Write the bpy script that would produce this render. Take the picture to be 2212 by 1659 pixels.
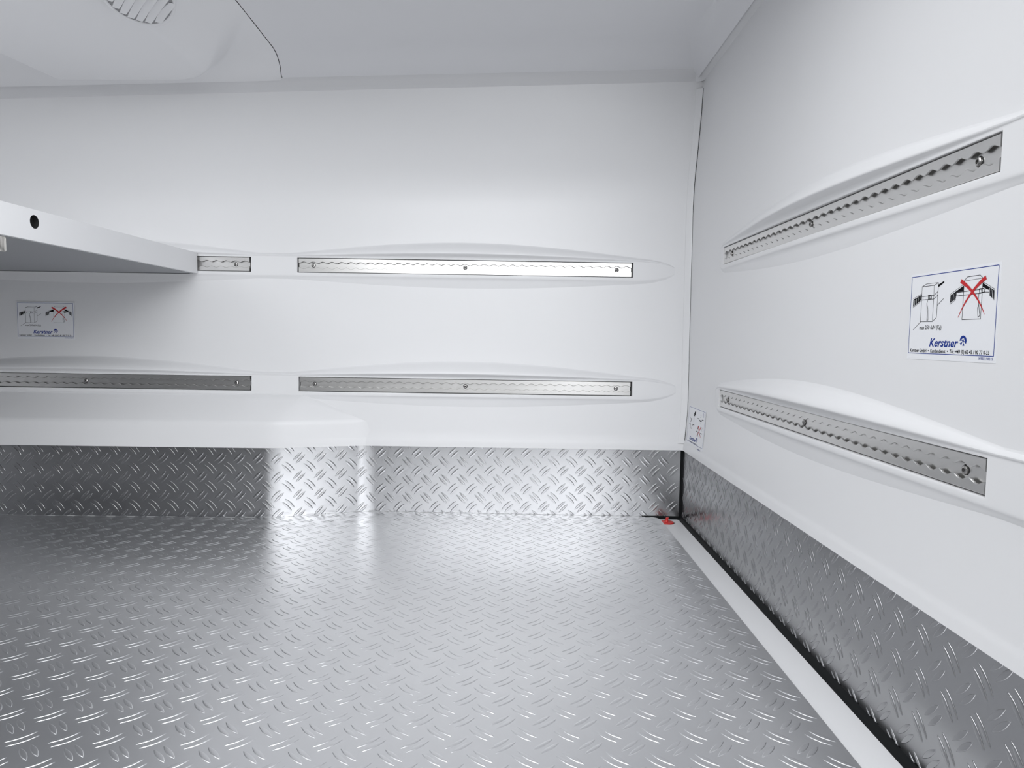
import bpy, bmesh, math
import numpy as np
from mathutils import Vector, Matrix

for o in list(bpy.data.objects):
    bpy.data.objects.remove(o, do_unlink=True)
sc = bpy.context.scene
COL = sc.collection
PI = math.pi

# ------------------------------------------------------------------ camera
cam = bpy.data.objects.new('camera', bpy.data.cameras.new('camera'))
COL.objects.link(cam)
sc.camera = cam
cam.data.sensor_fit = 'HORIZONTAL'
cam.data.sensor_width = 36.0
cam.data.lens = 1514.213 / 2212.0 * 36.0
cam.data.clip_start = 0.02
yaw, pit, roll = 0.00158, 0.06835, 0.01533
fw = Vector((math.sin(yaw) * math.cos(pit), math.cos(yaw) * math.cos(pit), -math.sin(pit)))
rt = Vector((math.cos(yaw), -math.sin(yaw), 0))
up = rt.cross(fw)
rt2 = math.cos(roll) * rt + math.sin(roll) * up
up2 = -math.sin(roll) * rt + math.cos(roll) * up
m3 = Matrix((rt2, up2, -fw)).transposed()
cam.matrix_world = Matrix.Translation((0, 0, 0.48819)) @ m3.to_4x4()

# ------------------------------------------------------------------ world, lamps, exposure
sc.view_settings.view_transform = 'Standard'
sc.view_settings.look = 'None'
sc.view_settings.exposure = 0.40
sc.view_settings.gamma = 1.0
sc.view_settings.use_curve_mapping = False
w = bpy.data.worlds.new('studio')
sc.world = w
w.use_nodes = True
wn = w.node_tree
wtc = wn.nodes.new('ShaderNodeTexCoord')
wsep = wn.nodes.new('ShaderNodeSeparateXYZ')
wmr = wn.nodes.new('ShaderNodeMapRange')
wmr.interpolation_type = 'SMOOTHSTEP'
SKY_LOW, SKY_HIGH = 0.10, 0.42
for k, v in (('From Min', -0.12), ('From Max', 0.10), ('To Min', SKY_LOW), ('To Max', SKY_HIGH)):
    wmr.inputs[k].default_value = v
wn.links.new(wtc.outputs['Generated'], wsep.inputs[0])
wn.links.new(wsep.outputs['Z'], wmr.inputs['Value'])
wn.links.new(wmr.outputs['Result'], wn.nodes['Background'].inputs[1])
wn.nodes['Background'].inputs[0].default_value = (0.96, 0.975, 1.0, 1)


def area(name, loc, target, sx, sy, power, color=(1, 1, 1)):
    L = bpy.data.lights.new(name, 'AREA')
    L.shape = 'RECTANGLE'
    L.size, L.size_y, L.energy, L.color = sx, sy, power, color
    o = bpy.data.objects.new(name, L)
    COL.objects.link(o)
    o.location = loc
    o.rotation_euler = (Vector(target) - Vector(loc)).to_track_quat('-Z', 'Y').to_euler()
    return o


area('ceiling_lamp_light', (-0.85, 0.74, 1.10), (-0.85, 0.74, 0), 2.0, 0.62, 12.0, (0.97, 0.985, 1.0))
area('door_side_light', (0.64, -1.10, 0.58), (-0.45, 1.85, 0.30), 0.45, 0.75, 3.5, (0.97, 0.985, 1.0))
area('doorway_softbox_light', (0.15, -1.55, 1.34), (-0.25, 1.90, 0.90), 2.0, 0.56, 25.0, (0.97, 0.985, 1.0))


# ------------------------------------------------------------------ materials
def mat(name, col, rough=0.4, metal=0.0, spec=0.5, coat=0.0, noise=None, bump=None, aniso=0.0):
    m = bpy.data.materials.new(name)
    m.use_nodes = True
    nt = m.node_tree
    b = nt.nodes['Principled BSDF']
    b.inputs['Base Color'].default_value = (*col, 1)
    b.inputs['Roughness'].default_value = rough
    b.inputs['Metallic'].default_value = metal
    b.inputs['Specular IOR Level'].default_value = spec
    b.inputs['Coat Weight'].default_value = coat
    b.inputs['Coat Roughness'].default_value = 0.20
    b.inputs['Anisotropic'].default_value = aniso
    if noise or bump:
        tc = nt.nodes.new('ShaderNodeTexCoord')
    if noise:
        sc_, amt, stretch = noise
        mp = nt.nodes.new('ShaderNodeMapping')
        mp.inputs['Scale'].default_value = stretch
        nz = nt.nodes.new('ShaderNodeTexNoise')
        nz.inputs['Scale'].default_value = sc_
        nz.inputs['Detail'].default_value = 4
        mr = nt.nodes.new('ShaderNodeMapRange')
        mr.inputs['To Min'].default_value = rough - amt
        mr.inputs['To Max'].default_value = rough + amt
        nt.links.new(tc.outputs['Object'], mp.inputs['Vector'])
        nt.links.new(mp.outputs['Vector'], nz.inputs['Vector'])
        nt.links.new(nz.outputs['Fac'], mr.inputs['Value'])
        nt.links.new(mr.outputs['Result'], b.inputs['Roughness'])
    if bump:
        bs, strength, stretch = bump
        mp2 = nt.nodes.new('ShaderNodeMapping')
        mp2.inputs['Scale'].default_value = stretch
        nz2 = nt.nodes.new('ShaderNodeTexNoise')
        nz2.inputs['Scale'].default_value = bs
        nz2.inputs['Detail'].default_value = 3
        bp = nt.nodes.new('ShaderNodeBump')
        bp.inputs['Strength'].default_value = strength
        bp.inputs['Distance'].default_value = 0.001
        nt.links.new(tc.outputs['Object'], mp2.inputs['Vector'])
        nt.links.new(mp2.outputs['Vector'], nz2.inputs['Vector'])
        nt.links.new(nz2.outputs['Fac'], bp.inputs['Height'])
        nt.links.new(bp.outputs['Normal'], b.inputs['Normal'])
    return m


M_WHITE = mat('white_gelcoat', (0.81, 0.813, 0.825), 0.36, 0, 0.40, 0.06, bump=(4, 0.06, (1, 1, 1)))
M_TRIM = mat('white_sealant', (0.70, 0.703, 0.72), 0.45)
M_CEIL = mat('white_roof_liner', (0.79, 0.795, 0.82), 0.45, bump=(6, 0.04, (1, 1, 1)))
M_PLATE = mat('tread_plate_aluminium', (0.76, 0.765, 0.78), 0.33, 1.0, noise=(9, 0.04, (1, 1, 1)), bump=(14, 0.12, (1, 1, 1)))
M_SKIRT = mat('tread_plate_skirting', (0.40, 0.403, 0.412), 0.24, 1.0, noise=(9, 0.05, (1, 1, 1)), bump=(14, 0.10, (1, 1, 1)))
M_RAIL = mat('anodised_aluminium', (0.72, 0.715, 0.705), 0.30, 1.0, noise=(160, 0.05, (0.05, 1, 1)))
M_SCREW = mat('screw_steel', (0.42, 0.41, 0.40), 0.25, 1.0)
M_DARK = mat('dark_recess', (0.015, 0.015, 0.016), 0.6)
M_BLACK = mat('black_sealant', (0.008, 0.009, 0.010), 0.6, 0.0, 0.15)
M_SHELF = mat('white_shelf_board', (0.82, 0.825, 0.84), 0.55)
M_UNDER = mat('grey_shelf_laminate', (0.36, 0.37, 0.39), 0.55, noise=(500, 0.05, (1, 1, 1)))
M_HOUS = mat('white_moulded_plastic', (0.84, 0.843, 0.86), 0.42)
M_STEEL = mat('turned_steel', (0.72, 0.70, 0.66), 0.22, 1.0)
M_RED = mat('red_plastic', (0.72, 0.035, 0.03), 0.35)
M_GUT = mat('white_gelcoat_channel', (0.86, 0.865, 0.88), 0.4)
M_SHEET = mat('sticker_vinyl', (0.84, 0.85, 0.88), 0.35)
M_INK = mat('black_ink', (0.006, 0.006, 0.008), 0.7, 0.0, 0.08)
M_BLUE = mat('blue_ink', (0.014, 0.040, 0.26), 0.6, 0.0, 0.1)
M_REDI = mat('red_ink', (0.55, 0.03, 0.035), 0.6, 0.0, 0.15)


# ------------------------------------------------------------------ mesh helpers
class MB:
    def __init__(self):
        self.v = []
        self.f = []

    def add(self, vs, fs):
        n = len(self.v)
        self.v.extend([tuple(p) for p in vs])
        self.f.extend([tuple(i + n for i in q) for q in fs])

    def grid(self, rows, closed=False):
        """rows: list of equally long point lists; joins neighbours with quads"""
        n, k = len(rows), len(rows[0])
        fs = []
        for i in range(n - 1):
            for j in range(k if closed else k - 1):
                j2 = (j + 1) % k
                fs.append((i * k + j, i * k + j2, (i + 1) * k + j2, (i + 1) * k + j))
        self.add([p for r in rows for p in r], fs)

    def box(self, a, b):
        x0, y0, z0 = a
        x1, y1, z1 = b
        vs = [(x, y, z) for x in (x0, x1) for y in (y0, y1) for z in (z0, z1)]
        self.add(vs, [(0, 1, 3, 2), (4, 6, 7, 5), (0, 4, 5, 1), (2, 3, 7, 6), (0, 2, 6, 4), (1, 5, 7, 3)])

    def lathe(self, prof, c, axis='z', n=32, cap0=True, cap1=True):
        """prof: (radius, height) pairs, turned about an axis through c"""
        rows = []
        for r, h in prof:
            row = []
            for k in range(n):
                a = 2 * PI * k / n
                p = (r * math.cos(a), r * math.sin(a), h)
                if axis == 'y':
                    p = (p[0], p[2], p[1])
                elif axis == 'x':
                    p = (p[2], p[0], p[1])
                row.append((p[0] + c[0], p[1] + c[1], p[2] + c[2]))
            rows.append(row)
        b = len(self.v)
        self.grid(rows, closed=True)
        if cap0:
            self.f.append(tuple(b + i for i in range(n)))
        if cap1:
            e = b + (len(rows) - 1) * n
            self.f.append(tuple(e + i for i in range(n)))


def link(name, mesh, m, parent=None):
    o = bpy.data.objects.new(name, mesh)
    COL.objects.link(o)
    if m and not mesh.materials:
        mesh.materials.append(m)
    if parent:
        o.parent = parent
    return o


def build(mb, name, m, parent=None, smooth=None, bevel=None, fixn=True):
    me = bpy.data.meshes.new(name)
    me.from_pydata([tuple(map(float, p)) for p in mb.v], [], mb.f)
    if fixn or bevel:
        bm = bmesh.new()
        bm.from_mesh(me)
        if bevel:
            bmesh.ops.remove_doubles(bm, verts=bm.verts, dist=1e-6)
        if fixn:
            bmesh.ops.recalc_face_normals(bm, faces=bm.faces)
        if bevel:
            off, seg, ang = bevel
            es = [e for e in bm.edges if len(e.link_faces) == 2 and e.calc_face_angle(0) > math.radians(ang)]
            bmesh.ops.bevel(bm, geom=es, offset=off, segments=seg, profile=0.5, affect='EDGES')
        bm.to_mesh(me)
        bm.free()
    me.update()
    if smooth is not None:
        me.polygons.foreach_set('use_smooth', [True] * len(me.polygons))
        if smooth < 180:
            me.set_sharp_from_angle(angle=math.radians(smooth))
    return link(name, me, m, parent)


def empty(name, loc, rz=0.0):
    o = bpy.data.objects.new(name, None)
    COL.objects.link(o)
    o.location = loc
    o.rotation_euler = (0, 0, rz)
    o.empty_display_size = 0.05
    return o


def tag(o, label=None, cat=None, group=None, kind=None):
    if label:
        o['label'] = label
    if cat:
        o['category'] = cat
    if group:
        o['group'] = group
    if kind:
        o['kind'] = kind
    return o


def struct(o, label):
    o['kind'] = 'structure'
    o['label'] = label
    return o


def interp(x, xs, ys):
    return float(np.interp(x, xs, ys))


def sstep(t):
    t = min(1.0, max(0.0, t))
    return t * t * (3 - 2 * t)


# ------------------------------------------------------------------ wall profiles (smooth)
YZ = [0.187, 0.204, 0.2085, 0.230, 0.33, 0.43, 0.60, 0.67, 0.77, 0.83, 0.894, 0.97, 1.07, 1.12, 1.165]
YV = [1.8745, 1.8765, 1.8775, 1.8800, 1.8835, 1.8885, 1.8930, 1.8945, 1.8965, 1.8965, 1.890, 1.868, 1.842, 1.8335, 1.826]
XZ = [0.187, 0.204, 0.2075, 0.212, 0.32, 0.42, 1.17]
XV = [0.4660, 0.4685, 0.4696, 0.4701, 0.4764, 0.4770, 0.4770]


def pchip(zs, vs):
    zs = np.array(zs); vs = np.array(vs)
    d = np.gradient(vs, zs)
    h = np.diff(zs); s = np.diff(vs) / h
    m = np.zeros(len(zs)); m[0] = s[0]; m[-1] = s[-1]
    for i in range(1, len(zs) - 1):
        m[i] = 0 if s[i - 1] * s[i] <= 0 else 2 * s[i - 1] * s[i] / (s[i - 1] + s[i])

    def f(z):
        i = int(min(len(zs) - 2, max(0, np.searchsorted(zs, z) - 1)))
        t = (z - zs[i]) / h[i]
        t2, t3 = t * t, t * t * t
        return float((2 * t3 - 3 * t2 + 1) * vs[i] + (t3 - 2 * t2 + t) * h[i] * m[i] + (-2 * t3 + 3 * t2) * vs[i + 1] + (t3 - t2) * h[i] * m[i + 1])
    return f


Yw = pchip(YZ, YV)
Xw = pchip(XZ, XV)
RL = 0.889          # rail length: 35 holes at 25.4 mm
RH = 0.0364         # rail height


def lens(u):
    """swell of the moulded fairing along a rail, u = 0..1 over the rail"""
    if u <= -0.10 or u >= 1.10:
        return 0.0
    return max(0.0, math.sin(PI * (u + 0.10) / 1.20)) ** 1.15


def fairing(mb, place, rails, zt0, s0, s1, nose0, nose1, hp, slot=0.024):
    """moulded fairing around a row of rails: place(s, z, h) -> point; rails = list of (start, end)"""
    zt = zt0 + 0.0014
    zb = zt0 - RH - 0.0016
    st = list(np.arange(s0, s1, 0.009)) + [s1]
    for a, b in rails:
        for e in (a - 0.0035, b + 0.0045):
            st += [e - 0.0004, e + 0.0004]
    st = sorted(s for s in st if s0 <= s <= s1)
    rows = []
    for s in st:
        A = 0.16
        inside = False
        for a, b in rails:
            A = max(A, lens((s - a) / (b - a)))
            if a - 0.0035 < s < b + 0.0045:
                inside = True
        H = 1.0
        if nose0 is not None and s < nose0[1]:
            t = (nose0[1] - s) / (nose0[1] - nose0[0])
            H = math.sqrt(max(0.0, 1 - t * t))
        if nose1 is not None and s > nose1[0]:
            t = (s - nose1[0]) / (nose1[1] - nose1[0])
            H = max(0.0, 1 - t * t) ** 0.75
        K = 0.42 + 0.58 * A
        zc = 0.5 * (zt + zb)

        def q(z, h):
            zz = zc + (z - zc) * (0.25 + 0.75 * H)
            return place(s, zz, h * H * K if h > 0 else h * (1 if h > -0.003 else K))
        hr = hp + 0.0180 * A
        To = zt + 0.005 + 0.040 * A
        Ri = zt + 0.0040 + 0.0115 * A
        sd = slot if inside else 0.0
        pts = [(To + 0.010, -0.0015), (To + 0.002, 0.0)]
        for v in (0.08, 0.18, 0.32, 0.48, 0.64, 0.80, 0.92):
            e = math.sin(PI / 2 * v) ** 1.05
            pts.append((To + (Ri - To) * v, hr * e))
        pts += [(Ri + 0.0006, hr), (Ri - 0.0006, hr - 0.0003), (Ri - 0.0018, hr - 0.0016)]
        zl = zt + 0.0032
        zr = Ri - 0.0018
        hv = hr - 0.0016
        if zr > zl:
            pts += [(zl + (zr - zl) * 0.55, hp + (hv - hp) * 0.40), (zl + (zr - zl) * 0.2, hp + (hv - hp) * 0.10)]
        else:
            pts += [(zl, hp), (zl, hp)]
        pts += [(zt + 0.0018, hp), (zt + 0.0006, hp), (zt, hp - (0.0006 if inside else 0)), (zt, hp - sd), (zb, hp - sd),
                (zb, hp - (0.0006 if inside else 0)), (zb - 0.0006, hp), (zb - 0.0030, hp), (zb - 0.0062, hp),
                (zb - 0.0082, hp - 0.0004), (zb - 0.0097, hp - 0.0015), (zb - 0.0108, hp - 0.0030)]
        zl0 = zb - 0.0108
        zl1 = zb - 0.0135 - 0.022 * A
        for v in (0.3, 0.6, 0.85, 1.0):
            pts.append((zl0 + (zl1 - zl0) * v, (hp - 0.0030) * (1 - v) + (0.0004 if 0.8 < v < 0.9 else 0)))
        pts.append((zl1 - 0.008, -0.0015))
        rows.append([q(z, h) for z, h in pts])
    mb.grid(rows)


# rail positions (start along the wall, top height)
BACK_UP, BACK_LO = 0.6868, 0.3691
BU = [(-0.7030 - RL, -0.7030), (-0.5716, -0.5716 + RL)]
BLo = [(-0.7015 - RL, -0.7015), (-0.5673, -0.5673 + RL)]
RIGHT_UP, RIGHT_LO = 0.6929, 0.3734
RU_Y, RLO_Y = 1.5869, 1.5796
HPB = 0.0110
HPR = 0.0090
TRIM_SLOPE = 0.037


def roof_z(x):
    return TRIM_SLOPE * (x - 0.474)


def panel(mb, place, svals, zvals, holes):
    """flat panel grid with rectangular openings behind the rail slots"""
    ss = sorted(set([round(float(v), 5) for v in svals] + [v for h in holes for v in h[:2]]))
    zz = sorted(set([round(float(v), 5) for v in zvals] + [round(v, 5) for h in holes for v in h[2:]]))
    fs = []
    nz = len(zz)
    for i in range(len(ss) - 1):
        for j in range(nz - 1):
            cs, cz = (ss[i] + ss[i + 1]) / 2, (zz[j] + zz[j + 1]) / 2
            if any(a < cs < b and c < cz < d for a, b, c, d in holes):
                continue
            fs.append((i * nz + j, i * nz + j + 1, (i + 1) * nz + j + 1, (i + 1) * nz + j))
    mb.add([place(a, b, 0.0) for a in ss for b in zz], fs)


# ------------------------------------------------------------------ back wall
mb = MB()
zs = list(np.linspace(0.187, 0.24, 14)) + list(np.linspace(0.26, 1.165, 46))
back_place = lambda s, z, h: (s, Yw(z) - h, z)
bz = lambda zt0: (zt0 - RH - 0.004, zt0 + 0.004)
panel(mb, back_place, list(np.linspace(-2.2, -0.55, 12)) + list(np.linspace(-0.45, 0.478, 12)), zs,
      [(-1.61, -0.695) + bz(BACK_UP), (-0.58, 0.325) + bz(BACK_UP), (-1.61, -0.695) + bz(BACK_LO), (-0.58, 0.330) + bz(BACK_LO)])
mb.grid([[(x, Yw(0.187) + 0.011, 0.187), (x, Yw(0.187), 0.187)] for x in (-2.2, 0.478)])
fairing(mb, back_place, BU, BACK_UP, -2.2, 0.435, None, (0.325, 0.435), HPB)
fairing(mb, back_place, BLo, BACK_LO, -2.2, 0.445, None, (0.330, 0.445), HPB)
wall_back = struct(build(mb, 'wall_back', M_WHITE, smooth=42), 'glossy white moulded side wall with long rail fairings')

# wheel arch step of the back wall
mb = MB()
ZB, ZC, ZE = 0.187, 0.2070, 0.2530
def plan_fillet(pts, r, n=8):
    out = [Vector(pts[0])]
    for i in range(1, len(pts) - 1):
        p, a, b = Vector(pts[i]), Vector(pts[i - 1]), Vector(pts[i + 1])
        p0, p1 = p + (a - p).normalized() * r, p + (b - p).normalized() * r
        out += [p0 * (1 - k / n) ** 2 + p * 2 * (k / n) * (1 - k / n) + p1 * (k / n) ** 2 for k in range(n + 1)]
    out.append(Vector(pts[-1]))
    return out


face = plan_fillet([(-2.2, 1.7870), (-0.612, 1.8105), (-0.398, 1.8745), (-0.34, 1.8757)], 0.028)
dense = []
for i in range(len(face) - 1):
    m = max(1, int((face[i + 1] - face[i]).length / 0.03))
    dense += [face[i].lerp(face[i + 1], k / m) for k in range(m)]
dense = [p for p in dense if p.x <= -0.352]
rows = []
T0, T1 = Vector((-0.556, 0.3215)), Vector((-0.392, 0.2545))
for p in dense:
    if p.x < -0.612:
        k = sstep((p.x + 0.80) / 0.188)
        tx, tz = p.x + 0.056 * k, 0.3215
    else:
        t = min(1.0, (p.x + 0.612) / 0.220)
        c = T0.lerp(T1, t)
        tx, tz = max(c.x, p.x), c.y
    ty = Yw(tz) - 0.003 * (1 - sstep((p.x + 0.612) / 0.2))
    ze = min(ZE, tz - 0.0005)
    top = Vector((tx, ty + 0.0005, tz))
    kx = sstep((p.x + 0.612) / 0.200)
    lean = lambda z: p.y + kx * (Yw(z) - Yw(ZB) + 0.0006)
    edge_p = Vector((p.x, lean(ze) + 0.0045 * (1 - kx), ze))
    dn = Vector((p.x, lean(ZC + 0.004) + 0.0015 * (1 - kx), ZC + 0.004))
    d1 = (dn - edge_p)
    d2 = (top - edge_p)
    r = min(0.009, d1.length * 0.5, d2.length * 0.5)
    q0, q2 = edge_p + d1.normalized() * r, edge_p + d2.normalized() * r
    fil = [q0 * (1 - k / 5) ** 2 + edge_p * 2 * (k / 5) * (1 - k / 5) + q2 * (k / 5) ** 2 for k in range(6)]
    r_ = [(p.x, lean(ZB), ZB), (p.x, lean(ZC - 0.003) + 0.0008 * (1 - kx), ZC - 0.003), (p.x, lean(ZC) + 0.0012 * (1 - kx), ZC), tuple(dn)]
    r_ += [tuple(q) for q in fil]
    r_ += [tuple(q2.lerp(top, k)) for k in (0.25, 0.5, 0.75, 1.0)]
    r_.append((tx, ty + 0.010, tz + 0.002))
    rows.append(r_)
mb.grid(rows)
arch = build(mb, 'wheel_arch_step', M_WHITE, parent=wall_back, smooth=50)
arch['label'] = 'stepped wheel arch ledge'

# ------------------------------------------------------------------ right wall
mb = MB()
rp = lambda y0: (lambda s, z, h: (Xw(z) - h, y0 - s, z))
panel(mb, rp(0.0), np.linspace(-1.905, -0.42, 24), zs,
      [(-RU_Y - 0.006, -RU_Y + RL + 0.006) + bz(RIGHT_UP), (-RLO_Y - 0.006, -RLO_Y + RL + 0.006) + bz(RIGHT_LO)])
mb.grid([[(Xw(0.187) + 0.004, y, 0.187), (Xw(0.187), y, 0.187)] for y in (0.42, 1.905)])
fairing(mb, rp(RU_Y), [(0, RL)], RIGHT_UP, -0.042, RU_Y - 0.42, (-0.042, 0.004), None, HPR)
fairing(mb, rp(RLO_Y), [(0, RL)], RIGHT_LO, -0.046, RLO_Y - 0.42, (-0.046, 0.004), None, HPR)
struct(build(mb, 'wall_right', M_WHITE, smooth=42), 'glossy white bulkhead wall with two rail fairings')

# walls outside the view that close the load space beside the open side door
mb = MB(); mb.box((-2.23, 0.40, -0.02), (-2.2, 1.93, 1.2))
struct(build(mb, 'wall_left', M_WHITE), 'white end wall')
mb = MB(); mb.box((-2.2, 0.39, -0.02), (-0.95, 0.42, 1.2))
struct(build(mb, 'wall_front', mat('dark_unseen_wall', (0.16, 0.16, 0.165), 0.6)), 'unseen wall beside the door opening, darkened to dim reflections')  # unseen wall, coloured dark to keep metal reflections and bounce low

# ------------------------------------------------------------------ ceiling and evaporator housing
ZCEIL = 1.195
SEAM = [(0.4, -0.566), (1.50, -0.5675), (1.70, -0.5710), (1.735, -0.5735), (1.77, -0.5785), (1.80, -0.5855), (1.85, -0.5985)]


def seam_x(y):
    return interp(y, [a for a, b in SEAM], [b for a, b in SEAM])


def ceil_z(x, y):
    tb = max(0.0, (y - 1.690) / (1.818 - 1.690))
    tr = max(0.0, (x - 0.405) / (0.461 - 0.405))
    e = lambda t: (t * t / 1.2 if t < 0.6 else 0.3 + (t - 0.6)) / 0.7
    return ZCEIL + roof_z(x) - max(0.030 * e(min(tb, 1.1)), 0.044 * e(min(tr, 1.1)))


ys = list(np.linspace(0.42, 1.64, 16)) + list(np.linspace(1.66, 1.822, 26))
mb = MB()
rows = []
for y in ys:
    a = seam_x(y) + 0.0008 + 0.008 * sstep((y - 1.800) / 0.024) ** 2
    xs = [a] + list(np.linspace(-0.50, 0.38, 14)) + list(np.linspace(0.39, 0.463, 18))
    rows.append([(x, y, ceil_z(x, y)) for x in xs])
mb.grid(rows)
struct(build(mb, 'ceiling', M_CEIL, smooth=60), 'smooth white roof liner with coved edges')
mb = MB()
mb.box((-2.2, 0.42, 1.215), (0.48, 1.86, 1.225))
mb.grid([[(seam_x(y) - 0.010, y, ceil_z(seam_x(y), y) + 0.004), (seam_x(y) + 0.010, y, ceil_z(seam_x(y), y) + 0.004)] for y in ys])
struct(build(mb, 'trim_3', M_DARK), 'dark gap behind the roof liner joint')

HXL, HXR, HYB, HR = -1.143, -0.574, 1.783, 0.135


def bump_f(x, y):
    xl_ = HXL + 0.16 * (y - 1.70) if y > 1.4 else HXL - 0.048
    k = sstep((x + 0.84) / 0.26)
    yb_ = HYB - 0.16 * k * k
    wb_ = 0.022 + 0.10 * k
    tl = (x - xl_) / 0.018
    tr = (HXR - x) / 0.165
    tb = (yb_ - y) / wb_
    if min(tl, tr, tb) <= 0:
        return 0.0
    d = sum(max(0.0, 1 - t) ** 2.2 for t in (tl, tr, tb)) ** (1 / 2.2)
    t = max(0.0, 1 - d)
    return sstep(t) * 0.3 + t * 0.7


def hous_z(x, y):
    z0 = ceil_z(x, y) - 0.0005
    zb_ = 1.098 + 0.012 * (x + 0.9)
    zb_ = min(zb_, z0)
    return z0 + (zb_ - z0) * bump_f(x, y)


root = empty('evaporator_housing', (-0.88, 1.40, 1.13))
tag(root, 'white moulded refrigeration housing bulging from the ceiling above the shelf', 'cooling unit')
mb = MB()
hy = list(np.linspace(0.42, 1.20, 10)) + list(np.linspace(1.22, 1.822, 120))
rows = []
for y in hy:
    a = seam_x(y) - 0.0008
    xs = list(np.linspace(-2.2, -1.26, 6)) + list(np.linspace(-1.24, -1.08, 60)) + list(np.linspace(-1.07, -0.80, 24)) + list(np.linspace(-0.79, a, 60))
    rows.append([(x + 0.88, y - 1.40, hous_z(x, y) - 1.13) for x in xs])
mb.grid(rows)
build(mb, 'shell', M_HOUS, root, smooth=50)

# louvred vent on the sloping right face of the housing
GC = Vector((-0.704, 1.349, 0))
gz = lambda x, y: hous_z(x, y)
e1 = Vector((0.02, 0, gz(GC.x + 0.02, GC.y) - gz(GC.x, GC.y))).normalized()
e2 = Vector((0, 0.02, gz(GC.x, GC.y + 0.02) - gz(GC.x, GC.y))).normalized()
en = e1.cross(e2).normalized()
if en.z > 0:
    en = -en
g0 = Vector((GC.x, GC.y, gz(GC.x, GC.y)))


def gp(u, v, h):
    p = g0 + e1 * u + e2 * v + en * h
    return (p.x + 0.88, p.y - 1.40, p.z - 1.13)


def gout(a, k=1.0):
    """egg shaped outline of the vent, tip towards the back wall"""
    c, s = math.cos(a), math.sin(a)
    u = 0.058 * (abs(c) ** 1.15) * (1 if c > 0 else -1) * k
    v = 0.112 * s * k
    return u - 0.10 * v, v


NA = 72
mb = MB()
rows = []
for k, h in ((1.06, -0.001), (1.03, 0.0022), (0.99, 0.0030), (0.96, 0.0022), (0.94, 0.0008)):
    rows.append([gp(*gout(2 * PI * i / NA, k), h) for i in range(NA)])
mb.grid(rows, closed=True)
n0 = len(mb.v)
vent = build(mb, 'vent_grille', M_HOUS, root, smooth=60)
vent['label'] = 'oval louvred air vent'
mb = MB()
mb.add([gp(*gout(2 * PI * i / NA, 0.945), 0.0005) for i in range(NA)], [tuple(range(NA))])
build(mb, 'duct_opening', mat('duct_shade', (0.30, 0.30, 0.31), 0.6), vent)['label'] = 'grey plate behind the slats, coloured as duct shade'  # flat plate; the shade inside the duct is put into its grey
SD = Vector((math.cos(math.radians(40)), -math.sin(math.radians(40))))    # slot direction
SN = Vector((-SD.y, SD.x))
OUT = [Vector(gout(2 * PI * i / 720, 0.90)) for i in range(720)]
p = -0.100
while p < 0.100:
    cut = [q.dot(SD) for q in OUT if abs(q.dot(SN) - p) < 0.0012]
    if len(cut) >= 2 and max(cut) - min(cut) > 0.018:
        u0, u1 = min(cut), max(cut)
        mb = MB()
        rows = []
        for i in range(13):
            t = i / 12
            c = SD * (u0 + (u1 - u0) * t) + SN * (p - 0.006 * math.sin(PI * t) + 0.003)
            th = 0.0085 * (math.sin(PI * min(0.98, max(0.02, t)))) ** 0.4
            rows.append([gp(c.x + SN.x * o, c.y + SN.y * o, h) for o, h in ((-0.0078, 0.0), (-0.0076, 0.0020), (-0.0040, 0.4 * th), (0.0036, th), (0.0048, th), (0.0054, th * 0.85), (0.0056, 0.0))])
        mb.grid(rows)
        build(mb, 'louvre_slat', M_HOUS, vent, smooth=40)
    p += 0.0185

# ------------------------------------------------------------------ sealing strips under the ceiling and in the corner
mb = MB()
rows = []
for x in np.linspace(-2.2, 0.452, 30):
    dz = roof_z(x)
    y0 = Yw(1.148 + dz if dz > -0.9 else 0.9)
    rows.append([(x, y0 + 0.002, 1.140 + dz), (x, y0 - 0.0035, 1.1465 + dz), (x, y0 - 0.0045, 1.1490 + dz), (x, y0 - 0.0085, 1.1575 + dz), (x, y0 - 0.0120, 1.1625 + dz),
                 (x, 1.8125, 1.1668 + dz), (x, 1.813, 1.172 + dz)])
# turn the corner and run along the right wall towards the door
for k in range(1, 7):
    a = k / 7 * PI / 2
    c = (0.452, 1.8045)
    R = lambda r: (c[0] + r * math.sin(a), c[1] + r * math.cos(a))
    t = k / 7
    def mixr(rb, zb_, rr, zr):
        r = rb + (rr - rb) * t
        x, y = R(r)
        return (x, y, zb_ + (zr - zb_) * t + roof_z(0.46))
    rows.append([mixr(0.028, 1.140, 0.025, 1.140), mixr(0.0225, 1.1465, 0.0220, 1.1435), mixr(0.0215, 1.149, 0.0210, 1.1445), mixr(0.0175, 1.1575, 0.0170, 1.1480),
                 mixr(0.014, 1.1625, 0.0125, 1.1515), mixr(0.008, 1.1668, 0.008, 1.1545), mixr(0.006, 1.172, 0.008, 1.160)])
for y in np.linspace(1.80, 0.42, 12):
    rows.append([(0.4785, y, 1.140), (0.4745, y, 1.1430), (0.4735, y, 1.1442), (0.4690, y, 1.1478), (0.4645, y, 1.1512), (0.4600, y, 1.1545), (0.4600, y, 1.160)])
mb.grid(rows)
struct(build(mb, 'trim_1', M_TRIM, smooth=50), 'pale grey sealing strip between walls and ceiling')

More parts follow.
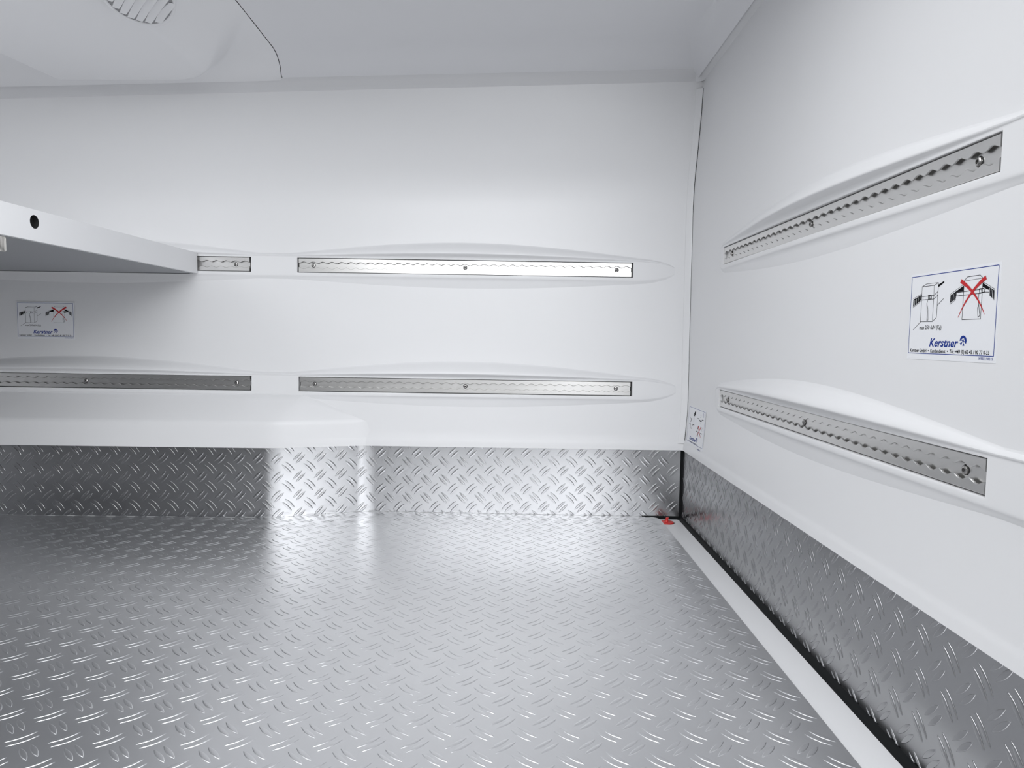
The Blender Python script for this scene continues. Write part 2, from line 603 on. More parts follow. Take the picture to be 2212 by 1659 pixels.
mb = MB()
rows = []
for z in np.linspace(0.206, 1.1226, 40):
    yb = Yw(z)
    leg = 0.0085 if z > 0.24 else 0.0085 * (z - 0.19) / 0.05
    xr_ = Xw(z)
    rows.append([(xr_ + 0.002, yb - leg - 0.0005, z), (xr_ - 0.0022, yb - leg - 0.0012, z), (xr_ - 0.0045, yb - leg, z), (xr_ - 0.0150, yb - 0.0028, z), (xr_ - 0.0165, yb - 0.0018, z), (xr_ - 0.0172, yb + 0.002, z)])
mb.grid(rows)
top = rows[-1]
mb.add(top + [(top[0][0], Yw(1.1226) + 0.003, 1.1226)], [tuple(range(7))])
struct(build(mb, 'trim_2', M_WHITE, smooth=50), 'narrow white cover strip in the wall corner')
mb = MB()
rows = []
for z in np.linspace(0.215, 1.1226, 40):
    wd = 0.0002 + 0.0018 * sstep((z - 0.80) / 0.15) * sstep((1.13 - z) / 0.08)
    yb = Yw(z) - 0.0085
    rows.append([(Xw(z) - 0.0012, yb - 0.001, z), (Xw(z) - 0.0014, yb - 0.0008 - wd * 0.5, z), (Xw(z) - 0.0004, yb - 0.0009 - wd, z), (Xw(z) + 0.001, yb - 0.001 - wd, z)])
mb.grid(rows)
struct(build(mb, 'trim_4', M_DARK, smooth=50), 'thin dark joint beside the corner cover strip')


# ------------------------------------------------------------------ tread plate pattern
def leaf_template(rim, hh, hl=0.0174, hw=0.0035, n=15):
    """raised lens: rim = (distance from the edge, height share) steps up to the flat top"""
    P, F = [], []
    side = [(0.0, -0.04)] + rim
    m = 2 * len(side)
    for i in range(n):
        t = -math.cos(PI * i / (n - 1))
        wd = hw * max(0.0, 1 - t * t) ** 0.9
        k = min(1.0, wd / (rim[-1][0] + 0.00015))
        for sg, seq in ((-1, side), (1, side[::-1])):
            for off, h in seq:
                P.append((t * (hl - 0.4 * off), sg * (wd - off * k * 0.95), h * hh * (k if h > 0 else 1)))
    for i in range(n - 1):
        for j in range(m - 1):
            F.append((i * m + j, i * m + j + 1, (i + 1) * m + j + 1, (i + 1) * m + j))
    return np.array(P), np.array(F)


LEAF_FLOOR = leaf_template([(0.00010, 0.10), (0.00070, 0.88), (0.00100, 1.0)], 0.00056)
LEAF_SKIRT = leaf_template([(0.00030, 0.72), (0.00066, 1.0)], 0.00055)
C45 = math.cos(PI / 4)


def leaves_at(u, v, sign, leaf=LEAF_FLOOR):
    """a pair of raised leaves centred on (u, v); sign +1 rises to the right, -1 falls"""
    out = []
    LT = leaf[0]
    for k in (-0.5, 0.5):
        d = 0.0108 * k
        ou, ov = u + d * C45, v - sign * d * C45 if sign > 0 else v + d * C45
        uu = ou + (LT[:, 0] - sign * LT[:, 1]) * C45
        vv = ov + (sign * LT[:, 0] + LT[:, 1]) * C45
        out.append(np.stack([uu, vv, LT[:, 2]], 1))
    return out


def add_leaves(mb, leaves, mapf, leaf=LEAF_FLOOR):
    LF = leaf[1]
    for L in leaves:
        mb.add([mapf(*p) for p in L], [tuple(q) for q in LF])


# floor plate with rounded far right corner
FX = 0.4092
perim_pts = [(-2.2, 1.7985), (-0.622, 1.8218), (-0.395, 1.9065), (0.471, 1.8920)]


def fillet(pts, r=0.025, n=6):
    out = [Vector(pts[0])]
    for i in range(1, len(pts) - 1):
        p, a, b = Vector(pts[i]), Vector(pts[i - 1]), Vector(pts[i + 1])
        p0 = p + (a - p).normalized() * r
        p1 = p + (b - p).normalized() * r
        for k in range(n + 1):
            t = k / n
            out.append(p0 * (1 - t) ** 2 + p * 2 * t * (1 - t) + p1 * t * t)
    out.append(Vector(pts[-1]))
    return out


PER = fillet(perim_pts)
PS = [0.0]
for i in range(1, len(PER)):
    PS.append(PS[-1] + (PER[i] - PER[i - 1]).length)


def per_at(s):
    i = int(min(len(PS) - 2, max(0, np.searchsorted(PS, s) - 1)))
    t = (s - PS[i]) / (PS[i + 1] - PS[i])
    p = PER[i] * (1 - t) + PER[i + 1] * t
    d = (PER[i + 1] - PER[i]).normalized()
    return p, Vector((d.y, -d.x))


def per_y(x):
    return interp(x, [p[0] for p in perim_pts], [p[1] for p in perim_pts])


mb = MB()
edge = [(-2.2, 0.42), (FX, 0.42), (FX, 1.860)]
for k in range(1, 8):
    a = k / 8 * PI / 2
    edge.append((FX - 0.032 + 0.032 * math.cos(a), 1.860 + 0.032 * math.sin(a)))
edge += [(FX - 0.034, 1.8945)]
edge += [(p.x, p.y + 0.003) for p in reversed(PER) if p.x < FX - 0.04]
ne = len(edge)
ctr = (sum(p[0] for p in edge) / ne, sum(p[1] for p in edge) / ne)
mb.add([(x, y, 0.0) for x, y in edge], [tuple(range(ne))])
rows = [[(x, y, 0.0) for x, y in edge], [(x + (0.0005 if x > 0.35 else 0), y, -0.0006) for x, y in edge], [(x + (0.0005 if x > 0.35 else 0), y, -0.006) for x, y in edge]]
mb.grid(rows, closed=True)
a = 0.0521
U0, V0 = -0.18578, 0.7791
lv = []
for i in range(-40, 14):
    for j in range(-6, 24):
        for (du, dv, sg) in ((0, 0, -1), (0.5, 0.5, 1)):
            u, v = U0 + (i + du) * a, V0 + (j + dv) * a
            if u > FX - 0.003 or u < -1.75 or v < 0.50 or v > per_y(u) + 0.012:
                continue
            lv += leaves_at(u, v, sg)


def floor_map(u, v, h):
    m = per_y(u) - 0.0005
    if u > 0.37 and v > 1.845:
        m = min(m, 1.880)
    return (min(u, FX - 0.0008), min(v, m), h)


add_leaves(mb, lv, floor_map)
struct(build(mb, 'floor', M_PLATE, smooth=75, fixn=False), 'aluminium tread plate floor with raised paired leaf pattern')

# skirting on the back wall, following the wheel arch
mb = MB()
ZS = 0.200
rows = [[], [], []]
for i, p in enumerate(PER):
    s = PS[i]
    q, n = per_at(min(max(s, 1e-4), PS[-1] - 1e-4))
    rows[0].append((p.x, p.y, 0.0005))
    rows[1].append((p.x, p.y, ZS))
    rows[2].append((p.x - n.x * 0.002, p.y - n.y * 0.002, ZS))
mb.grid(rows)
lv = []
sl = PS[min(range(len(PER)), key=lambda i: abs(PER[i].x + 0.622))]
sm = PS[min(range(len(PER)), key=lambda i: abs(PER[i].x + 0.395))]


def in_strip(v):
    return -0.012 < v < 0.205


for (s_off, pitch, smin, smax, ku) in ((sl - (1.2823 - 0.622) * 1.0001, 0.0498, -2.0, sl - 0.002, 0), (sl + 0.0384, 0.0547, sl + 0.002, sm - 0.004, 1), (sm + 0.1202 + 0.395, 0.0499, sm + 0.001, PS[-1] - 0.004, 2)):
    for i in range(-20, 30):
        for j in range(-4, 5):
            for (du, dv, sg) in ((0, 0, -1), (0.5, 0.5, 1)):
                s = s_off + (i + du) * pitch
                if not (smin <= s < smax) or s < 0.25:
                    continue
                x = per_at(s)[0].x
                z0 = (0.1252 + 0.0120 * (x + 1.28)) if ku == 0 else (0.1325 + 0.017 * (x + 0.586) if ku == 1 else 0.1467 + 0.0175 * (x - 0.12))
                z = z0 + (j + dv) * 0.0499
                if in_strip(z):
                    lv += leaves_at(s, z, sg, LEAF_SKIRT)


def skirt_map(s, z, h):
    s = min(s, PS[-1] - 0.003)
    p, n = per_at(s)
    return (p.x + n.x * h, p.y + n.y * h, min(max(z, 0.0008), ZS - 0.001))


add_leaves(mb, lv, skirt_map, LEAF_SKIRT)
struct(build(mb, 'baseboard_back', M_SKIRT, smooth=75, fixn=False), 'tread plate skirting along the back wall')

# skirting on the right wall
mb = MB()
SX = 0.4712
rows = [[(SX + 0.001, y, 0.0015) for y in (1.886, 0.42)], [(SX, y, 0.004) for y in (1.886, 0.42)], [(SX, y, ZS) for y in (1.886, 0.42)], [(SX + 0.002, y, ZS) for y in (1.886, 0.42)]]
mb.grid(rows)
lv = []
for i in range(-30, 12):
    for j in range(-4, 5):
        for (du, dv, sg) in ((0, 0, 1), (0.5, 0.5, -1)):
            s = -0.7955 + (i + du) * 0.0498
            z = 0.1285 + (j + dv) * 0.0504
            if -1.885 < s < -0.46 and in_strip(z):
                lv += leaves_at(s, z, sg, LEAF_SKIRT)
add_leaves(mb, lv, lambda s, z, h: (SX - h, -max(min(s, -0.42), -1.884), min(max(z, 0.005), ZS - 0.001)), LEAF_SKIRT)
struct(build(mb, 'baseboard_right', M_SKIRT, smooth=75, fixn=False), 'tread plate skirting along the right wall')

# black sealant joints
mb = MB()
prof = lambda y: [(0.4600, y, -0.006), (0.4618, y, -0.0036), (0.4660, y, -0.0030), (0.4700, y, 0.0008), (0.4712, y, 0.0042), (0.4740, y, 0.0042)]
mb.grid([prof(1.8915), prof(0.42)])
mb.grid([[(x, 1.8805 - 0.0, -0.006) for x in (0.365, 0.47)], [(x, 1.8815, -0.0034) for x in (0.365, 0.47)], [(x, 1.8890, -0.0025) for x in (0.365, 0.47)], [(x, per_y(x) - 0.0008, 0.0022) for x in (0.365, 0.47)], [(x, per_y(x) + 0.001, 0.0024) for x in (0.365, 0.47)]])
mb.grid([[(0.4650, 1.8935, z), (0.4655, 1.8905, z), (0.4690, 1.8872, z), (0.4712, 1.8840, z), (0.4730, 1.8845, z)] for z in (-0.004, 0.1, 0.192)])
struct(build(mb, 'trim_5', M_BLACK, smooth=50), 'black sealant joint along the gutter and in the skirting corner')

# drainage channel
root = empty('drainage_channel', (0.43, 1.2, -0.004))
tag(root, 'white drainage channel along the foot of the right wall', 'drain channel')
mb = MB()
ox, oy, oz = 0.43, 1.2, -0.004
HC = (0.4232, 1.8480)
HRAD = 0.0222
# surface with a round plug hole near the far end
NH = 40
hole = [(HC[0] + HRAD * math.cos(2 * PI * i / NH), HC[1] + HRAD * math.sin(2 * PI * i / NH)) for i in range(NH)]
x0, x1, y0, y1 = 0.385, 0.4625, 1.79, 1.8835
outer = []
for i in range(NH):
    c, s = math.cos(2 * PI * i / NH), math.sin(2 * PI * i / NH)
    tx = ((x1 - HC[0]) if c > 0 else (HC[0] - x0)) / max(1e-6, abs(c))
    ty = ((y1 - HC[1]) if s > 0 else (HC[1] - y0)) / max(1e-6, abs(s))
    t = min(tx, ty)
    px, py = HC[0] + c * t, HC[1] + s * t
    # round the far right corner
    rr = 0.011
    if px > x1 - rr and py > y1 - rr:
        d = math.hypot(px - (x1 - rr), py - (y1 - rr))
        if d > rr:
            px, py = x1 - rr + (px - x1 + rr) / d * rr, y1 - rr + (py - y1 + rr) / d * rr
    outer.append((px, py))
for q_ in ((x0, y0), (x1, y0), (x0, y1)):
    i_ = min(range(NH), key=lambda i: (outer[i][0] - q_[0]) ** 2 + (outer[i][1] - q_[1]) ** 2)
    outer[i_] = q_
mb.grid([[(x - ox, y - oy, 0) for x, y in outer], [(x - ox, y - oy, 0) for x, y in hole], [(x - ox, y - oy, -0.004) for x, y in hole]], closed=True)
mb.add([(x - ox, y - oy, 0) for x, y in ((x0, 0.42), (x1, 0.42), (x1, y0), (x0, y0))], [(0, 1, 2, 3)])
mb.add([(x - ox, y - oy, z) for x, y, z in ((x1, 0.42, 0), (x1, y1 - 0.011, 0), (x1 + 0.0005, y1 - 0.011, -0.004), (x1 + 0.0005, 0.42, -0.004))], [(0, 1, 2, 3)])
build(mb, 'channel_liner', M_GUT, root, smooth=40)
mb = MB()
mb.lathe([(HRAD + 0.0005, -0.0038), (0.001, -0.0040)], (HC[0] - ox, HC[1] - oy, 0), n=NH, cap0=False)
build(mb, 'drain_hole', M_DARK, root)['label'] = 'black round drain hole'  # black disc carries the shade inside the hole
# floor pan below everything
mb = MB(); mb.box((-2.2, 0.40, -0.03), (0.48, 1.93, -0.0105))
struct(build(mb, 'trim_6', M_DARK), 'dark floor pan below the tread plate')

# red drain plug
root = empty('drain_plug', (HC[0] - 0.0012, HC[1], -0.0074))
tag(root, 'red rubber drain plug with a knob handle in the corner drain hole', 'drain plug')
mb = MB()
mb.lathe([(0.0185, 0.0), (0.0195, 0.0025), (0.0197, 0.0045), (0.0190, 0.0056), (0.0170, 0.0060), (0.006, 0.0066), (0.0035, 0.0075)], (0, 0, 0), n=40)
build(mb, 'plug_disc', M_RED, root, smooth=40)
mb = MB()
rows = []
for i in range(9):
    t = i / 8
    r = [0.0060, 0.0048, 0.0040, 0.0036, 0.0037, 0.0041, 0.0041, 0.0031, 0.0009][i]
    rows.append([(0.0035 * t + r * math.cos(2 * PI * k / 18), r * 1.2 * math.sin(2 * PI * k / 18), 0.0062 + 0.0112 * math.sin(PI / 2 * t) ** 0.9) for k in range(18)])
mb.grid(rows, closed=True)
mb.add(rows[-1], [tuple(range(18))])
build(mb, 'knob', M_RED, root, smooth=60)


# ------------------------------------------------------------------ airline rails
def wave(x):
    c = 0.5 + 0.5 * math.cos(2 * PI * (x / 0.0254 - 0.5))
    return 0.0052 + 0.0041 * c ** 0.8


def rail_mesh():
    mb = MB()
    rows = []
    n = 35 * 16
    for i in range(n + 1):
        x = RL * i / n
        wv = wave(x)
        h = RH / 2
        rows.append([(x, y, z) for z, y in ((h, 0.012), (h, 0.0007), (h - 0.0007, 0), (wv + 0.0006, 0), (wv, 0.0006), (wv, 0.0024), (0.0112, 0.0024), (0.0112, 0.0058),
                                            (-0.0112, 0.0058), (-0.0112, 0.0024), (-wv, 0.0024), (-wv, 0.0006), (-wv - 0.0006, 0), (-h + 0.0007, 0), (-h, 0.0007), (-h, 0.012))])
    mb.grid(rows)
    for r, x in ((rows[0], 0), (rows[-1], RL)):
        b = len(mb.v)
        mb.add(r, [(0, 1, 2, 3, 4, 5, 6), (0, 6, 7), (0, 7, 8, 15), (8, 9, 15), (9, 10, 11, 12, 13, 14, 15)])
    return mb


def screw_parts(root, x):
    mb = MB()
    mb.lathe([(0.0050, 0.0002), (0.0050, -0.0010), (0.0046, -0.0022), (0.0034, -0.0030), (0.0022, -0.0032), (0.0020, -0.0018), (0.0003, -0.0012)], (x, 0.0060, 0), axis='y', n=24)
    s = build(mb, 'screw', M_SCREW, root, smooth=35)
    mb = MB()
    mb.lathe([(0.0019, -0.0019), (0.0004, -0.0016)], (x, 0.0060, 0), axis='y', n=6)
    build(mb, 'hex_socket', M_DARK, s)
    mb = MB()
    mb.lathe([(0.0050, -0.0008), (0.0058, -0.0005), (0.0058, 0.0)], (x, 0.0060, 0), axis='y', n=24, cap0=False, cap1=False)
    build(mb, 'countersink_rim', M_DARK, s, smooth=40)


proto = empty('airline_rail', (0, 0, 0))
build(rail_mesh(), 'slotted_track', M_RAIL, proto, smooth=30)
gap_mb = MB()
gap_mb.box((-0.0030, 0.0062, -RH / 2 - 0.0015), (RL + 0.0042, 0.0085, RH / 2 + 0.0013))
build(gap_mb, 'gap_shade_backing', M_DARK, proto)  # added dark sheet that paints the shaded gap around the rail
for k in (1, 17, 33):
    screw_parts(proto, (k + 0.5) * 0.0254)


def copy_tree(o, parent=None):
    c = o.copy()
    COL.objects.link(c)
    c.parent = parent
    for ch in [x for x in bpy.data.objects if x.parent == o]:
        copy_tree(ch, c)
    return c


RG = 'aluminium lashing rails on the walls'
spots = [
    ((BU[1][0], 1.8905, BACK_UP - RH / 2), 0, 'full length aluminium lashing rail, upper one on the back wall, right of the shelf'),
    ((BU[0][0], 1.8905, BACK_UP - RH / 2), 0, 'aluminium lashing rail whose short end peeks out from behind the white shelf'),
    ((BLo[1][0], 1.8825, BACK_LO - RH / 2), 0, 'full length aluminium lashing rail, lower one on the back wall, right of the wheel arch'),
    ((BLo[0][0], 1.8825, BACK_LO - RH / 2), 0, 'grey aluminium lashing rail just above the wheel arch ledge, below the left sticker'),
    ((0.4740, RU_Y, RIGHT_UP - RH / 2), -PI / 2, 'bright aluminium lashing rail high on the right wall, above the large sticker'),
    ((0.4740, RLO_Y, RIGHT_LO - RH / 2), -PI / 2, 'aluminium lashing rail low on the right wall, below the large sticker'),
]
for i, (loc, rz, lab) in enumerate(spots):
    o = proto if i == 0 else copy_tree(proto)
    o.location = loc
    o.rotation_euler = (0, 0, rz)
    tag(o, lab, 'rail', RG)

# ------------------------------------------------------------------ shelf
SXR, SYB, SYF, SZ0, SZ1 = -0.8385, 1.8815, 0.92, 0.6418, 0.6962
root = empty('wall_shelf', (SXR, SYB, SZ0))
tag(root, 'thick white shelf board jutting from the back wall at upper left', 'shelf')
# board with a round hole in its end face: end face built as a grid with a hole
mb = MB()
hc = (1.2445 - SYB, 0.0330)
hr = 0.0118
N = 40
ring = [(hc[0] + hr * math.cos(2 * PI * i / N), hc[1] + hr * math.sin(2 * PI * i / N)) for i in range(N)]
H_ = SZ1 - SZ0
sq = []
for i in range(N):
    c, s = math.cos(2 * PI * i / N), math.sin(2 * PI * i / N)
    tz = ((H_ - hc[1]) if s > 0 else hc[1]) / max(1e-6, abs(s))
    ty = 0.05 / max(1e-6, abs(c))
    t = min(tz, ty)
    sq.append((hc[0] + c * t, hc[1] + s * t))
for cy_, cz_ in ((-0.05, 0.0), (0.05, 0.0), (0.05, H_), (-0.05, H_)):     # pull the nearest points into the corners
    q_ = (hc[0] + cy_, cz_)
    i_ = min(range(N), key=lambda i: (sq[i][0] - q_[0]) ** 2 + (sq[i][1] - q_[1]) ** 2)
    sq[i_] = q_
mb.grid([[(0, y, z) for y, z in sq], [(0, y, z) for y, z in ring]], closed=True)
yf, yb_ = SYF - SYB, 0.0
mb.add([(0, yf, 0), (0, hc[0] - 0.05, 0), (0, hc[0] - 0.05, H_), (0, yf, H_)], [(0, 1, 2, 3)])
mb.add([(0, hc[0] + 0.05, 0), (0, yb_, 0), (0, yb_, H_), (0, hc[0] + 0.05, H_)], [(0, 1, 2, 3)])
mb.add([(-0.012, yf, 0), (0, yf, 0), (0, yb_, 0), (-0.012, yb_, 0)], [(0, 1, 2, 3)])
mb.add([(-1.2, yf, H_), (0, yf, H_), (0, yb_, H_), (-1.2, yb_, H_)], [(0, 1, 2, 3)])
mb.add([(-1.2, yf, 0), (0, yf, 0), (0, yf, H_), (-1.2, yf, H_)], [(0, 1, 2, 3)])
mb.add([(-1.2, yb_, 0), (0, yb_, 0), (0, yb_, H_), (-1.2, yb_, H_)], [(0, 1, 2, 3)])
mb.add([(-1.2, yf, 0), (-1.2, yb_, 0), (-1.2, yb_, H_), (-1.2, yf, H_)], [(0, 1, 2, 3)])
build(mb, 'board', M_SHELF, root, fixn=False)
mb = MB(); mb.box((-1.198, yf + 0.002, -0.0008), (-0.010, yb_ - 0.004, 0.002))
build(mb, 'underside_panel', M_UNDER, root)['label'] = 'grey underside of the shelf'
mb = MB(); mb.box((-1.19, -0.005, -0.0016), (-0.02, 0.0008, 0.004))
build(mb, 'rear_gap_shade', M_DARK, root)['label'] = 'thin black strip standing for the gap shadow behind the shelf'  # added strip, its black imitates the shadow where shelf meets wall
mb = MB(); mb.lathe([(hr, 0.0094), (hr, 0.0), (0.002, 0.0)], (-0.0095, hc[0], hc[1]), axis='x', n=N, cap0=False)
build(mb, 'pin_hole', M_DARK, root)['label'] = 'dark round hole in the shelf end'  # dark lining puts the hole's inner shade into its colour
mb = MB()
mb.lathe([(0.0105, 0.001), (0.0105, -0.0235), (0.0095, -0.0250), (0.002, -0.0250)], (-0.0215, 1.186 - SYB, 0), n=32)
build(mb, 'support_peg', M_STEEL, root, smooth=40)['label'] = 'shiny steel peg under the shelf'


# ------------------------------------------------------------------ stickers
class Draw:
    """flat ink work in sticker millimetres, x right, y down from the border's top left corner"""
    def __init__(self):
        self.mb = MB()
        self.h = 0.0

    def P(self, x, y):
        return (x / 1000.0, -self.h, -y / 1000.0)

    def line(self, pts, w=0.28, w2=None):
        """one continuous mitred stroke"""
        n = len(pts)
        w2 = w if w2 is None else w2
        dirs = []
        for i in range(n - 1):
            dx, dy = pts[i + 1][0] - pts[i][0], pts[i + 1][1] - pts[i][1]
            d = math.hypot(dx, dy) or 1
            dirs.append((dx / d, dy / d))
        closed = n > 3 and math.hypot(pts[0][0] - pts[-1][0], pts[0][1] - pts[-1][1]) < 1e-6
        vs = []
        for i, (x, y) in enumerate(pts):
            if closed and i in (0, n - 1):
                a, b = dirs[-1], dirs[0]
            else:
                a, b = dirs[max(0, i - 1)], dirs[min(n - 2, i)]
            tx, ty = a[0] + b[0], a[1] + b[1]
            l = math.hypot(tx, ty)
            if l < 0.35:
                tx, ty, l = b[0], b[1], 1.0
            tx, ty = tx / l, ty / l
            m = min(2.0, 1.0 / max(0.4, abs(tx * b[0] + ty * b[1])))
            h = (w + (w2 - w) * i / (n - 1)) / 2 * m
            vs += [self.P(x - ty * h, y + tx * h), self.P(x + ty * h, y - tx * h)]
        self.mb.add(vs, [(2 * i, 2 * i + 2, 2 * i + 3, 2 * i + 1) for i in range(n - 1)])
        self.h += 0.0000015

    def poly(self, pts):
        self.mb.add([self.P(*p) for p in pts], [tuple(range(len(pts)))])


def text_mesh(body, x, y, width, height, shear=0.0, bold=0.0, lay=0.00012):
    """lettering fitted to a box: x, y = lower left in sticker mm; returns MB"""
    cu = bpy.data.curves.new('lettering', 'FONT')
    cu.body = body
    cu.shear = shear
    cu.offset = bold
    cu.resolution_u = 3
    cu.size = 1.0
    ob = bpy.data.objects.new('lettering', cu)
    COL.objects.link(ob)
    dg = bpy.context.evaluated_depsgraph_get()
    dg.update()
    me = bpy.data.meshes.new_from_object(ob.evaluated_get(dg))
    bpy.data.objects.remove(ob, do_unlink=True)
    bpy.data.curves.remove(cu)
    vs = np.array([v.co[:] for v in me.vertices])
    fs = [tuple(p.vertices) for p in me.polygons]
    bpy.data.meshes.remove(me)
    x0, x1 = vs[:, 0].min(), vs[:, 0].max()
    sx = width / (x1 - x0)
    sy = height / 0.70
    out = MB()
    out.add([((x + (p[0] - x0) * sx) / 1000, -lay, -(y - p[1] * sy) / 1000) for p in vs], fs)
    return out


def logo(root, x, y, w_, h_):
    """blue company lettering with a snowflake disc"""
    t = text_mesh('Kerstner', x, y, w_, h_, shear=0.30, bold=0.022)
    d = Draw(); d.h = 0.00012
    r = h_ * 0.62
    cx, cy = x + w_ + r * 1.35, y - h_ * 0.72
    arc = [(cx + r * math.cos(a_), cy + r * math.sin(a_)) for a_ in np.linspace(-2.55, 0.55, 16)]
    inn = [(cx + r * 0.50 * math.cos(a_), cy + r * 0.50 * math.sin(a_)) for a_ in np.linspace(0.55, -2.55, 16)]
    for i in range(15):
        d.poly([arc[i], arc[i + 1], inn[14 - i], inn[15 - i]])
    for k in range(6):
        a_ = k * PI / 3 + 0.3
        if 0.7 < a_ % (2 * PI) < 3.6:
            d.poly([(cx + r * 0.45 * math.cos(a_ - 0.18), cy + r * 0.45 * math.sin(a_ - 0.18)), (cx + r * math.cos(a_ - 0.3), cy + r * math.sin(a_ - 0.3)), (cx + r * math.cos(a_ + 0.3), cy + r * math.sin(a_ + 0.3)), (cx + r * 0.45 * math.cos(a_ + 0.18), cy + r * 0.45 * math.sin(a_ + 0.18))])
        d.line([(cx, cy), (cx + r * 0.42 * math.cos(a_), cy + r * 0.42 * math.sin(a_))], r * 0.14)
    t.add(d.mb.v, d.mb.f)
    build(t, 'company_logo', M_BLUE, root, fixn=False)


def curve(p0, p1, p2, n=14):
    return [((1 - t) ** 2 * p0[0] + 2 * t * (1 - t) * p1[0] + t * t * p2[0], (1 - t) ** 2 * p0[1] + 2 * t * (1 - t) * p1[1] + t * t * p2[1]) for t in np.linspace(0, 1, n)]


def sheet_and_border(root, bw, bh, ml, mr, mt, mbm):
    mb = MB()
    mb.box((-ml / 1000, 0, -(bh + mbm) / 1000), ((bw + mr) / 1000, 0.0004, mt / 1000))
    build(mb, 'sticker_sheet', M_SHEET, root)
    d = Draw(); d.h = 0.00012
    for p in ([(0, 0), (bw, 0)], [(0, bh), (bw, bh)], [(0, 0), (0, bh)], [(bw, 0), (bw, bh)]):
        d.line(p, 0.75)
    build(d.mb, 'border', M_BLUE, root, fixn=False)


def load_sticker(loc, rz, label):
    BW, BH = 149.2, 89.6
    kx, ky = BW / 1665.0, BH / 990.0
    T = lambda x, y: ((x - 240) * kx, (y - 195 - 0.026 * (x - 240)) * ky)
    root = empty('load_securing_sticker', loc, rz)
    tag(root, label, 'sticker', 'load securing stickers')
    sheet_and_border(root, BW, BH, 2.2, 3.2, 3.0, 7.0)
    d = Draw(); d.h = 0.00012
    L = lambda pts, w=0.55, w2=None: d.line([T(*p) for p in pts], w, w2)
    G = lambda pts: d.poly([T(*p) for p in pts])
    # left picture: box strapped flat to one wall rail
    L([(480, 340), (480, 785), (740, 795), (740, 345), (480, 340)])
    L([(480, 340), (575, 312), (825, 320), (740, 345)]); L([(825, 320), (820, 750), (740, 795)])
    L([(488, 785), (325, 885)]); L([(825, 600), (945, 525)])
    G([(295, 490), (478, 440), (478, 505), (295, 585)]); G([(822, 345), (940, 310), (942, 330), (826, 378)])
    L([(290, 478), (478, 428)], 0.4); L([(290, 597), (478, 520)], 0.4)
    L([(484, 465), (745, 470), (822, 430)]); L([(484, 510), (745, 515), (822, 475)])
    L([(512, 466), (512, 512)]); L([(625, 462), (690, 470), (695, 510), (630, 512), (625, 462)], 0.9); L([(655, 466), (660, 512)], 1.0)
    L([(620, 512), (600, 560), (630, 640), (645, 770), (620, 780), (618, 680), (600, 560)])
    build(d.mb, 'correct_drawing', M_INK, root, fixn=False)
    # right picture: box strapped across a corner
    d.mb = MB()
    L([(1325, 352), (1322, 800), (1650, 808), (1655, 352)]); L([(1325, 352), (1375, 310), (1600, 312), (1655, 352)]); L([(1325, 352), (1655, 352)], 0.35)
    G([(1080, 500), (1320, 405), (1320, 470), (1190, 470), (1185, 545), (1080, 590)]); L([(1076, 485), (1320, 390)], 0.4); L([(1076, 605), (1188, 555)], 0.4)
    G([(1655, 405), (1850, 505), (1850, 605), (1770, 550), (1775, 500), (1655, 450)]); L([(1655, 392), (1856, 492), (1856, 618)], 0.4)
    L([(1190, 475), (1640, 475)]); L([(1190, 515), (1640, 520)]); L([(1190, 475), (1190, 515)])
    L([(1605, 468), (1680, 470), (1690, 512), (1610, 515), (1605, 468)], 0.9); L([(1640, 470), (1648, 515)], 1.0); L([(1690, 478), (1775, 482), (1775, 520), (1690, 512)])
    L([(1600, 512), (1590, 590), (1610, 660), (1635, 770), (1605, 785), (1590, 680), (1612, 640)])
    build(d.mb, 'forbidden_drawing', M_INK, root, fixn=False)
    d = Draw(); d.h = 0.00022
    for n_, x_, dx, ya, yb, da, db in ((4, 330, 38, 497, 572, -14, -22), (3, 1110, 30, 500, 574, -12, -14), (3, 1828, -24, 500, 590, -12, -14)):
        d.mb = MB()
        for k in range(n_):
            d.line([T(x_ + dx * k, ya + da * k), T(x_ + dx * k, yb + db * k)], 0.5)
        build(d.mb, 'rail_slot_gaps', M_SHEET, root, fixn=False)
    d = Draw(); d.h = 0.00030
    d.line([T(*p) for p in curve((1265, 345), (1560, 500), (1715, 760))], 4.4, 0.5)
    d.h = 0.00036
    d.line([T(*p) for p in curve((1708, 350), (1420, 480), (1250, 770))], 4.4, 0.5)
    build(d.mb, 'red_cross', M_REDI, root, fixn=False)
    x, y = T(470, 885)
    t = text_mesh('max 250 daN (Kg)', x, y, 41.5, 4.6, bold=0.006)
    x, y = T(280, 1170)
    t2 = text_mesh('Kerstner GmbH  \u2022  Kundendienst  \u2022  Tel.: +49 (0) 62 45 / 90 77 0-33', x, y, 139.0, 3.9, bold=0.018)
    build(t, 'load_limit_lettering', M_INK, root, fixn=False)
    build(t2, 'contact_lettering', M_INK, root, fixn=False)
    x, y = T(700, 1105)
    logo(root, x, y, 52.0, 9.2)
    x, y = T(1650, 1268)
    build(text_mesh('1K9023.90215', x, y, 22.0, 2.7, bold=0.008), 'code_number', M_BLUE, root, fixn=False)
    return root


load_sticker((0.4766, 0.8420, 0.5650), -PI / 2, 'load securing sticker with red crossed-out drawing, on the right wall between two rails')
load_sticker((-1.3262, 1.8895, 0.5572), 0, 'load securing sticker in the shadow on the back wall under the shelf')


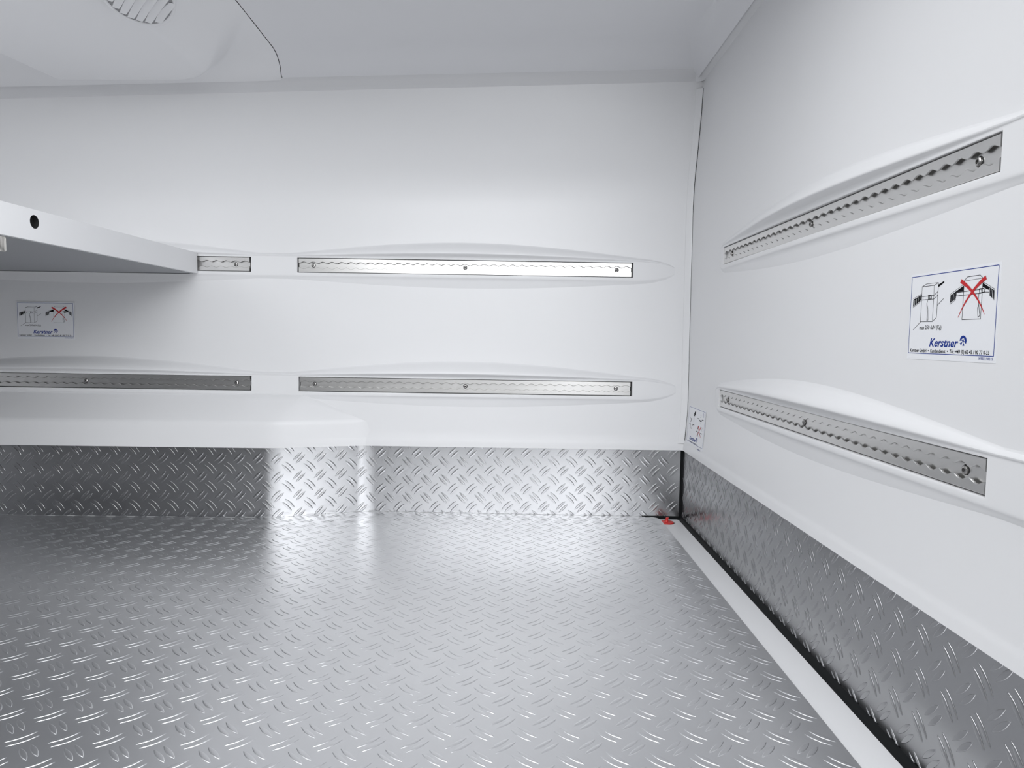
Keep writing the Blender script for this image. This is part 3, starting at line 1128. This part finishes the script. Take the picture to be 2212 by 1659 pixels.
def drain_sticker(loc, rz):
    root = empty('drain_notice_sticker', loc, rz)
    root.rotation_euler = (-0.0585, 0, rz)
    tag(root, 'small white notice with plug drawings in the corner above the right skirting', 'sticker')
    BW, BH = 152.0, 89.5
    sheet_and_border(root, BW, BH, 3.0, 4.0, 3.0, 6.0)
    # source crop 766 x 1659 of the slanted sticker, straightened
    def T(x, y):
        u = (x - 130) / 430.0
        top = 228 + 172 * u
        bot = 1190 + 245 * u
        return (u * BW, (y - top) / (bot - top) * BH)
    d = Draw(); d.h = 0.00012
    L = lambda pts, w=0.9: d.line([T(*p) for p in pts], w)
    # left: hand and plug above an open drain
    d.poly([T(300, 370), T(320, 385), T(310, 470), T(295, 515), T(280, 500), T(275, 430)])
    L([(240, 470), (275, 490), (300, 520)], 0.6); L([(165, 490), (175, 550), (205, 580)], 0.6); L([(215, 570), (205, 640), (195, 670)], 3.0)
    L([(290, 540), (280, 690)], 0.5)
    L([(155, 705), (190, 715), (205, 770), (212, 870)], 1.4); L([(300, 765), (262, 755), (240, 790), (235, 880)], 1.4)
    build(d.mb, 'plug_drawing', M_INK, root, fixn=False)
    d.mb = MB()
    # upper right: plug pushed into the drain
    L([(378, 570), (415, 590), (430, 640)], 1.6); L([(530, 630), (495, 615), (480, 660)], 1.6)
    d.poly([T(420, 615), T(490, 640), T(475, 665), T(450, 665), T(430, 645)])
    L([(430, 680), (435, 740)], 0.8); L([(468, 690), (465, 750)], 0.8)
    L([(450, 480), (465, 500), (455, 545), (445, 540)], 0.6)
    build(d.mb, 'drain_drawing', M_INK, root, fixn=False)
    d.mb = MB()
    # lower right: what must not go into the drain
    d.poly([T(410, 780), T(425, 800), T(405, 880), T(390, 890)])
    L([(365, 935), (400, 950), (420, 1000), (425, 1090)], 1.4); L([(520, 1015), (480, 1000), (460, 1030), (455, 1100)], 1.4)
    L([(500, 820), (515, 860), (505, 900), (515, 940)], 0.7)
    build(d.mb, 'forbidden_drawing', M_INK, root, fixn=False)
    d = Draw(); d.h = 0.00012
    d.line([T(*p) for p in ((505, 420), (522, 450), (508, 470), (525, 500), (510, 530), (528, 545))], 0.9)
    build(d.mb, 'water_mark', M_BLUE, root, fixn=False)
    d = Draw(); d.h = 0.00025
    d.line([T(410, 800), T(490, 1120)], 3.0, 1.6)
    d.h = 0.00032
    d.line([T(485, 815), T(395, 1080)], 3.0, 1.6)
    build(d.mb, 'red_cross', M_REDI, root, fixn=False)
    x, y = T(205, 1165)
    logo(root, x, y, 62.0, 9.6)
    x, y = T(195, 1215)
    build(text_mesh('Kerstner GmbH  Tel.: +49 (0) 62 45', x, y + 1.5, 84.0, 3.6, bold=0.018), 'lettering', M_INK, root, fixn=False)
    x, y = T(430, 1420)
    build(text_mesh('1K9023', x, y + 4.0, 30.0, 2.6, bold=0.008), 'code_number', M_BLUE, root, fixn=False)


drain_sticker((0.4754, 1.8510, 0.3092), -PI / 2)
